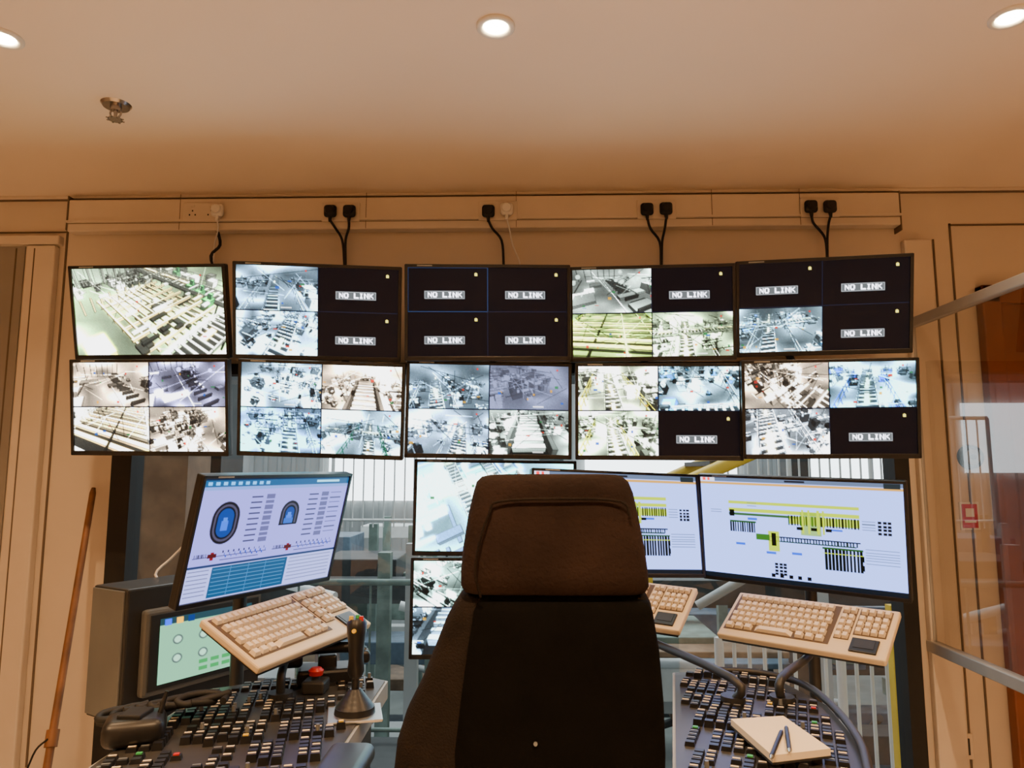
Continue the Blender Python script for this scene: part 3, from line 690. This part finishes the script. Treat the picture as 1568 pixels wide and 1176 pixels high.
# ------------------------------------------------------------------ keyboards
def keyboard(M, w, h, foot):
    r = root('control_keyboard', M); b = B()
    b.box((0, .010, 0), (w, .020, h), 0, .005); b.box((0, .024, 0), (w*.96, .010, h*.96), 2, .002)
    RX = Matrix.Rotation(math.pi/2, 4, 'X')
    b.box((-w/2+.35*w, -.0003, h/2-.46*h), (.65*w, .002, .80*h), 4); b.box((-w/2+.732*w, -.0003, h/2-.39*h), (.085*w, .002, .66*h), 4); b.box((-w/2+.878*w, -.0003, h/2-.33*h), (.18*w, .002, .54*h), 4)
    def key(u, v, kw, kh, mt=1): b.frustum(Matrix.Translation((-w/2+u*w, 0, h/2-v*h)) @ RX, kw*w, kh*h, .011, .72, mt)
    for row in range(6):
        v = .13+row*.125+(.03 if row > 0 else 0)
        if row < 5:
            x = .04+row % 3*.006
            while x < .63:
                key(x+.021, v, .038, .10); x += .043
        else:
            for x, kw in ((.06, .05), (.12, .05), (.18, .05), (.34, .24), (.50, .05), (.56, .05), (.62, .05)): key(x, v, kw, .10)
        for k in range(2):
            if row < 5: key(.713+k*.04, v, .035, .10)
        for k in range(4):
            if row < 4: key(.815+k*.043, v, .036, .10)
    b.box((-w/2+.87*w, -.002, h/2-.80*h), (.15*w, .006, .26*h), 3, .002); b.box((-w/2+.87*w, -.005, h/2-.78*h), (.11*w, .002, .16*h), 2)
    b.build('key_deck', [BEIGE, KEYC, DGREY, BLACK, KEYW], r)
    I = M.inverted(); back = M.to_3x3() @ Vector((0, 1, 0)); c0 = M.translation+back*.05
    a = B(); a.box((0, .034, 0), (.14, .012, .1), 0, .002); a.cyl((0, .036, 0), tuple(I @ c0), .016); P = lambda v: tuple(I @ Vector(v))
    a.tube([P(c0), P((c0.x, c0.y, c0.z-.05)), P((foot[0], foot[1], foot[2]+.06)), P(foot)], .011, 0, 10); a.cyl(P(foot), P((foot[0], foot[1], foot[2]+.02)), .03)
    a.build('support_arm', [DGREY], r)
K1 = fit([(308, 950), (490, 895), (568, 954), (397, 1022)], .44, .21, 1.70, .12, (.6, -.8, 0), (.5, .4, .15))
K2 = fit([(1136, 908), (1376, 935), (1358, 1014), (1096, 968)], .46, .20, 1.85, .12, (-.35, -.7, 0), (.4, .4, .15))
K3 = fit([(880, 880), (1066, 902), (1036, 966), (860, 935)], .40, .19, 2.0, .06, (-.2, -.7, 0), (.3, .3, .1))
for M, w_, h_ in ((K1, .44, .21), (K2, .46, .20), (K3, .40, .19)):
    t = M.translation; fy = min(t.y, 1.88); fx = max(.50, min(t.x, .62)) if t.x > 0 else t.x
    keyboard(M, w_, h_, (fx, fy, ZD+.0045))
# ------------------------------------------------------------------ industrial terminal (left)
E = on_y(190, 1000, 2.03); ztop = on_y(190, 903, 2.03).z; zbot = on_y(194, 1112, 2.03).z
yaw = math.radians(60); tw, tt, th = .46, .17, ztop-zbot
MT = Matrix.Translation((E.x, E.y, (ztop+zbot)/2)) @ Matrix.Rotation(yaw, 4, 'Z')
r = root('industrial_terminal', MT); b = B()   # local: x along face, -y = front normal
b.bb((0, 0, -th/2), (tw, tt, th/2), 0, .006); b.bb((-.005, .012, -th/2+.008), (.004, tt-.004, th/2-.006), 1, .002)
b.box((tw*.52, -.012, 0), (tw*.86, .03, th*.66), 2, .010); b.box((tw*.52, -.026, 0), (tw*.80, .006, th*.58), 0, .002)
b.bb((.02, .02, -th/2-.03), (tw-.1, tt-.02, -th/2), 0)
b.build('cabinet', [DGREY, CAB, mat('bezel_grey', (.10, .10, .095), .45)], r)
c = cv(120, 84, (.62, .78, .70)); rect(c, 0, 0, 120, 9, (.2, .35, .4))
for k in range(3): rect(c, 6+k*14, 2, 8, 8, [(.2, .5, .9), (.9, .8, .2), (.1, .3, .6)][k])
for i in range(2):
    for j in range(2): disc(c, 22+i*32, 30+j*24, 6, (.40, .45, .45)); disc(c, 22+i*32, 30+j*24, 4.5, (.74, .84, .80))
for j in range(2):
    for i in range(4): rect(c, 50+i*15, 64+j*9, 11, 5, (.3, .7, .45))
rect(c, 104, 42, 12, 9, (.8, .3, .3)); rect(c, 100, 56, 16, 3, (.3, .6, .4))
display('screen', c, tw*.68, th*.50, r, Matrix.Translation((tw*.52, -.0305, 0)))
B().tube([MT.inverted() @ Vector(q) for q in ((E.x+.0, E.y+.2, zbot-.02), (E.x+.0, E.y+.2, .8), (E.x+.0, E.y+.2, 0))], .03, 0, 12).build('stand_post', [DGREY], r)
b = B(); o = on_z(250, 1115, ZD)
for k in range(7):
    b.tube([(o.x-.1+.03*k+.05*math.cos(t*.9+k), o.y+.03*math.sin(t*1.1+k)+.02, ZD+.016+.012*abs(math.sin(t*.7+k))+.006*k) for t in range(9)], .008, 0, 8)
b.build('cable_bundle', [BLACKM])
b = B(); q = on_z(205, 1140, ZD); b.box((q.x, q.y, ZD+.033), (.12, .10, .055), 0, .02, Matrix.Rotation(.4, 3, 'Z'), 4); b.box((q.x, q.y, ZD+.063), (.05, .06, .01), 1, .003); b.cyl((q.x+.04, q.y+.02, ZD+.05), (q.x+.05, q.y+.03, ZD+.10), .006, .004, 0, 10); b.build('radio_handset', [BLACK, BLACKM])
b = B(); b.tube([on_y(262, 905, 2.25), on_y(238, 880, 2.28), on_y(262, 855, 2.32), on_y(285, 830, 2.32), on_y(296, 800, 2.3)], .004, 0); b.build('white_cable', [WHITE])
# notepad & pens
r = root('notepad', Matrix.Translation((0, 0, ZD+.020))); P4 = pz([(1118, 1112), (1200, 1107), (1274, 1160), (1183, 1171)], ZD+.02)
b = B(); b.prism(P4, -.001, .003, 1); b.prism(shrink(P4, .98), .003, .016, 0); b.build('pages', [PAPER, DGREY], r)
for a, c2 in (((1180, 1158), (1196, 1118)), ((1209, 1148), (1204, 1112))):
    p = on_z(*a, ZD+.045); q = on_z(*c2, ZD+.045); r2 = root('ballpoint_pen'); b = B(); p.z = q.z = ZD+.041
    d = (q-p).normalized(); b.cyl(p, p+d*.012, .001, .004, 1, 10); b.cyl(p+d*.012, q, .0045, .0045, 0, 12); b.cyl(q, q+d*.01, .003, .003, 1, 10); b.build('pen_body', [BLACK, STEEL], r2)
# broom
T = on_y(142, 755, D-.045); Q = on_y(80, 1128, 2.36); d = (Q-T).normalized(); G = T+d*((.14-T.z)/d.z)
r = root('broom', Matrix.Translation(G)); b = B(); b.cyl((0, 0, 0), T-G, .013, .011, 0, 16); b.cyl(T-G, T-G-d*.02, .011, .007, 0, 16)
b.tube([Q-G+Vector((0, -.02, 0)), Q-G+Vector((-.03, -.03, -.03)), Q-G+Vector((-.06, -.03, -.1)), Q-G+Vector((-.1, -.03, -.13))], .003, 1)
b.cyl(Q-G-d*.02, Q-G+d*.03, .019, .019, 0, 16)
b.box((0, 0, -.02), (.30, .06, .04), 0, .006)
for i in range(22):
    for j in range(4): b.cyl((-.14+i*.0133, -.022+j*.015, -.04), (-.15+i*.0143, -.028+j*.018, -.138), .004, .003, 1, 5)
b.build('broom_body', [WOOD, BLACKM], r)
# ------------------------------------------------------------------ chair
yc = 1.22
def cx_(x, y): return on_y(x, y, yc-.05)
def ring(z, xl, xr, yb, yf, n=44, e=.45, lean=0):
    cx, hx, cy, hy = (xl+xr)/2, (xr-xl)/2, (yb+yf)/2, (yf-yb)/2; o = []
    for i in range(n):
        t = 2*math.pi*i/n; c, s = math.cos(t), math.sin(t)
        o.append((cx+hx*math.copysign(abs(c)**e, c), cy+hy*math.copysign(abs(s)**e, s), z))
    return o
r = root('operator_chair', Matrix.Translation((.08, yc, 0)))
off = Vector((.08, yc, 0))
def R_(z, xl, xr, yb, yf, e=.45): return [tuple(Vector(p)-off) for p in ring(z, xl, xr, yb, yf, e=e)]
rings = []
for (py, l, rr, yb, yf) in ((726, 775, 925, .035, .09), (727, 748, 948, .02, .10), (730, 735, 958, .01, .11), (738, 727, 967, 0, .12), (755, 722, 974, -.006, .13), (790, 714, 982, -.012, .14), (840, 706, 992, -.012, .14), (880, 702, 998, -.008, .14), (902, 702, 1000, 0, .13), (912, 707, 995, .01, .12), (917, 720, 985, .03, .10), (918, 760, 940, .05, .09)):
    a = cx_(l, py); c = cx_(rr, py); rings.append(R_(a.z, a.x, c.x, yc-.05+yb, yc-.05+yf, .42))
b = B(); b.loft(rings[::-1], 0)
b.build('headrest', [FABRIC], r)
hb = B()
def hp(x, y, yo): q = on_y(x, y, yc-.05+yo); return tuple(q-off)
hb.tube([hp(736, 914, -.002), hp(728, 880, -.014), hp(734, 830, -.018), hp(750, 785, -.016), hp(764, 768, -.014), hp(860, 764, -.015), hp(950, 768, -.012), hp(964, 790, -.012)], .0022, 0, 8)
hb.build('headrest_seam', [FABRIC2], r)
rings = []
for (py, l, rr, yb, yf) in ((911, 740, 960, .04, .10), (913, 715, 985, .015, .13), (918, 700, 1000, 0, .14), (932, 690, 1007, -.008, .15), (960, 675, 1013, -.01, .16), (1005, 657, 1021, -.01, .17), (1060, 635, 1027, -.01, .18), (1110, 610, 1030, -.01, .19), (1160, 594, 1032, -.01, .20), (1230, 585, 1032, 0, .20), (1350, 600, 1028, .02, .20), (1480, 625, 1010, .04, .2), (1500, 650, 980, .06, .18)):
    a = cx_(l, py); c = cx_(rr, py); rings.append(R_(a.z, a.x, c.x, yc-.03+yb, yc-.03+yf, .5))
b = B(); b.loft(rings[::-1], 0); b.build('backrest', [FABRIC2], r)
rings = []
for (py, l, rr, yo) in ((922, 745, 985, .0), (925, 728, 998, -.014), (940, 722, 1004, -.02), (1000, 712, 1014, -.022), (1080, 700, 1021, -.022), (1160, 690, 1024, -.022), (1300, 700, 1022, -.016), (1400, 720, 1000, .005)):
    a = cx_(l, py); c = cx_(rr, py); rings.append(R_(a.z, a.x, c.x, yc-.03+yo, yc+.05, .35))
b = B(); b.loft(rings[::-1], 0); q = on_y(820, 1140, yc-.055); b.cyl(tuple(q-off), tuple(q-off+Vector((0, .012, 0))), .003, .004, 1, 12); b.build('back_shell', [FABRIC3, GREY], r)
b = B(); zs = .56
b.box((0, .38, zs), (.50, .52, .12), 0, .045, None, 4); b.box((0, .38, zs-.08), (.42, .44, .05), 1, .01)
b.box((0, .05, zs), (.10, .2, .06), 1, .01)
b.cyl((0, .36, .12), (0, .36, zs-.1), .04, .035, 1); b.cyl((0, .36, 0), (0, .36, .03), .27, .26, 1, 36); b.cyl((0, .36, .03), (0, .36, .13), .09, .05, 1)
b.build('seat_and_base', [FABRIC2, BLACK], r)
A = on_z(541, 1150, .985); ax = A.x-off.x
b = B(); b.box((ax, .075, .985), (.085, .25, .035), 0, .016, None, 4); b.tube([(ax, .04, .97), (ax, .06, .90), (ax*.75, .12, .66), (ax*.5, .2, .52)], .016, 0, 10); b.build('armrest_left', [BLACK], r)
ax = .32; b = B(); b.box((ax, .08, .80), (.06, .25, .035), 0, .016, None, 4); b.tube([(ax, .08, .78), (ax, .10, .72), (ax*.8, .15, .62), (ax*.6, .2, .52)], .016, 0, 10); b.build('armrest_right', [BLACK], r)
# ------------------------------------------------------------------ exterior hall seen through the window
HG = mat('hall_concrete', (.18, .20, .18), .7, var=.3, scale=1.5)
HD = mat('hall_dark_steel', (.035, .04, .04), .6, var=.3)
HT = mat('hall_grey_green_paint', (.16, .22, .19), .6, var=.3)
HB = mat('hall_blue_paint', (.10, .15, .20), .6, var=.3)
HO = mat('hall_timber', (.20, .13, .08), .7, var=.3)
HW = mat('hall_white_paint', (.65, .68, .66), .6)
HL = mat('hall_cladding', (.36, .38, .37), .6, var=.15, scale=1)
SKYP = mat('daylight_panel', (.8, .85, .9), .5, emis=(.88, .94, 1.), es=5, var=0)
B().bb((-14, D+.4, -2.2), (14, 18, -2.0)).build('hall_ground', [HG])
b = B(); b.bb((-14, 16, -2), (14, 16.3, 7))
for k in range(90): b.box((-13.9+k*.31, 15.98, 2.5), (.08, .05, 9), 0)
b.build('hall_far_cladding', [HL])
b = B()
for x0, x1, z0, z1 in ((-4.4, -1.6, .9, 3.4), (1.2, 4.5, 1.4, 3.2), (6, 9, .6, 3), (-9, -6.5, 1.5, 3)): b.bb((x0, 15.85, z0), (x1, 15.9, z1))
b.build('daylight_windows', [SKYP])
rs = random.Random(11); r = root('sawmill_machinery')
b = B()
for i in range(260):
    y = rs.uniform(5.8, 13); x = rs.uniform(-.8, .8)*y; t = rs.random()
    z = rs.uniform(-2, .7)
    if t < .55: b.box((x, y, z), (rs.uniform(.2, 1.8), rs.uniform(.2, 1), rs.uniform(.05, .3)), rs.randint(0, 5), .01)
    elif t < .8: b.box((x, y, -.6), (.10, .10, 2.6+rs.random()*.6), rs.choice([0, 1, 4]))
    else: b.cyl((x, y, z), (x+rs.uniform(-2, 2), y+rs.uniform(-1, 1), z+rs.uniform(-.3, .9)), .04, .04, rs.randint(0, 5))
b.build('machines', [HD, HT, HB, HO, HL, HW], r)
b = B()
for k, x in enumerate((-5.0, -3.4, .2, 2.6, 4.4)): b.box((x, 6+.4*k, 1.5), (.22, .22, 7), 0)
b.box((-1.80, 3.6, 1), (.30, .25, 6.2), 1); b.box((-1.82, 4.0, 1), (.34, .3, 6.2), 0); b.box((1.78, 3.45, 1), (.09, .09, 6.2), 2); b.box((1.66, 3.45, -.6), (.05, .05, 3.0), 3)
for z, y in ((2.9, 6), (2.6, 8), (.4, 7)): b.box((0, y, z), (16, .2, .22), 0)
b.build('steel_frame', [HD, HO, HW, YEL], r)
def fence(x0, x1, y, z0, z1, m, step=.11, dy=0):
    b = B(); n = max(1, int((x1-x0)/step))
    P0, P1 = Vector((x0, y, z1)), Vector((x1, y+dy, z1))
    b.cyl(P0, P1, .022); b.cyl((x0, y, z0+.08), (x1, y+dy, z0+.08), .015)
    for i in range(n+1):
        t = i/n; b.cyl((x0+(x1-x0)*t, y+dy*t, z0), (x0+(x1-x0)*t, y+dy*t, z1), .009 if i % 8 else .022, None, 0, 6)
    b.build('picket_balustrade', [m])
B().bb((-1.6, 4.2, -.35), (.5, 5.2, -.3)).build('catwalk_deck', [HD])
B().bb((.7, 3.5, -.35), (4, 4.4, -.3)).build('catwalk_deck', [HD])
fence(-2.2, -.7, 8.1, .9, 2.1, HW, .11)
fence(-3.6, .4, 5.1, -.3, .75, HT, .5)
fence(.9, 3.4, 3.6, -.3, .72, HW, .07)
fence(1.6, 4.6, 6.6, 1.2, 2.3, HW, .09)
b = B()
for k in range(2):
    b.cyl((.7, 4.75+k*.8, 1.3), (3.2, 4.75+k*.8, 2.4), .045, None, 0, 10); b.cyl((.5, 4.75+k*.8, 1.7), (2.9, 4.75+k*.8, 2.8), .03, None, 0, 10)
for k in range(10): b.box((.8+k*.24, 5.15, 1.35+k*.106), (.22, .78, .03), 1)
b.box((.75, 5.15, -.3), (.08, .7, 3.4), 0); b.box((3.1, 5.15, .2), (.08, .7, 4.4), 0)
b.build('yellow_stair', [YEL, HD])
# ------------------------------------------------------------------ world and added hall fill light
w = bpy.data.worlds.new('world'); scene.world = w; w.use_nodes = True
bg = w.node_tree.nodes['Background']; bg.inputs[0].default_value = (.78, .87, 1, 1); bg.inputs[1].default_value = .9
l = bpy.data.lights.new('hall_fill', 'AREA'); l.energy = 800; l.size = 5; l.color = (.9, .96, 1)  # unseen area light without fixture, added to brighten the hall outside
o = bpy.data.objects.new('hall_fill', l); scene.collection.objects.link(o); o.location = (0, 8, 6)
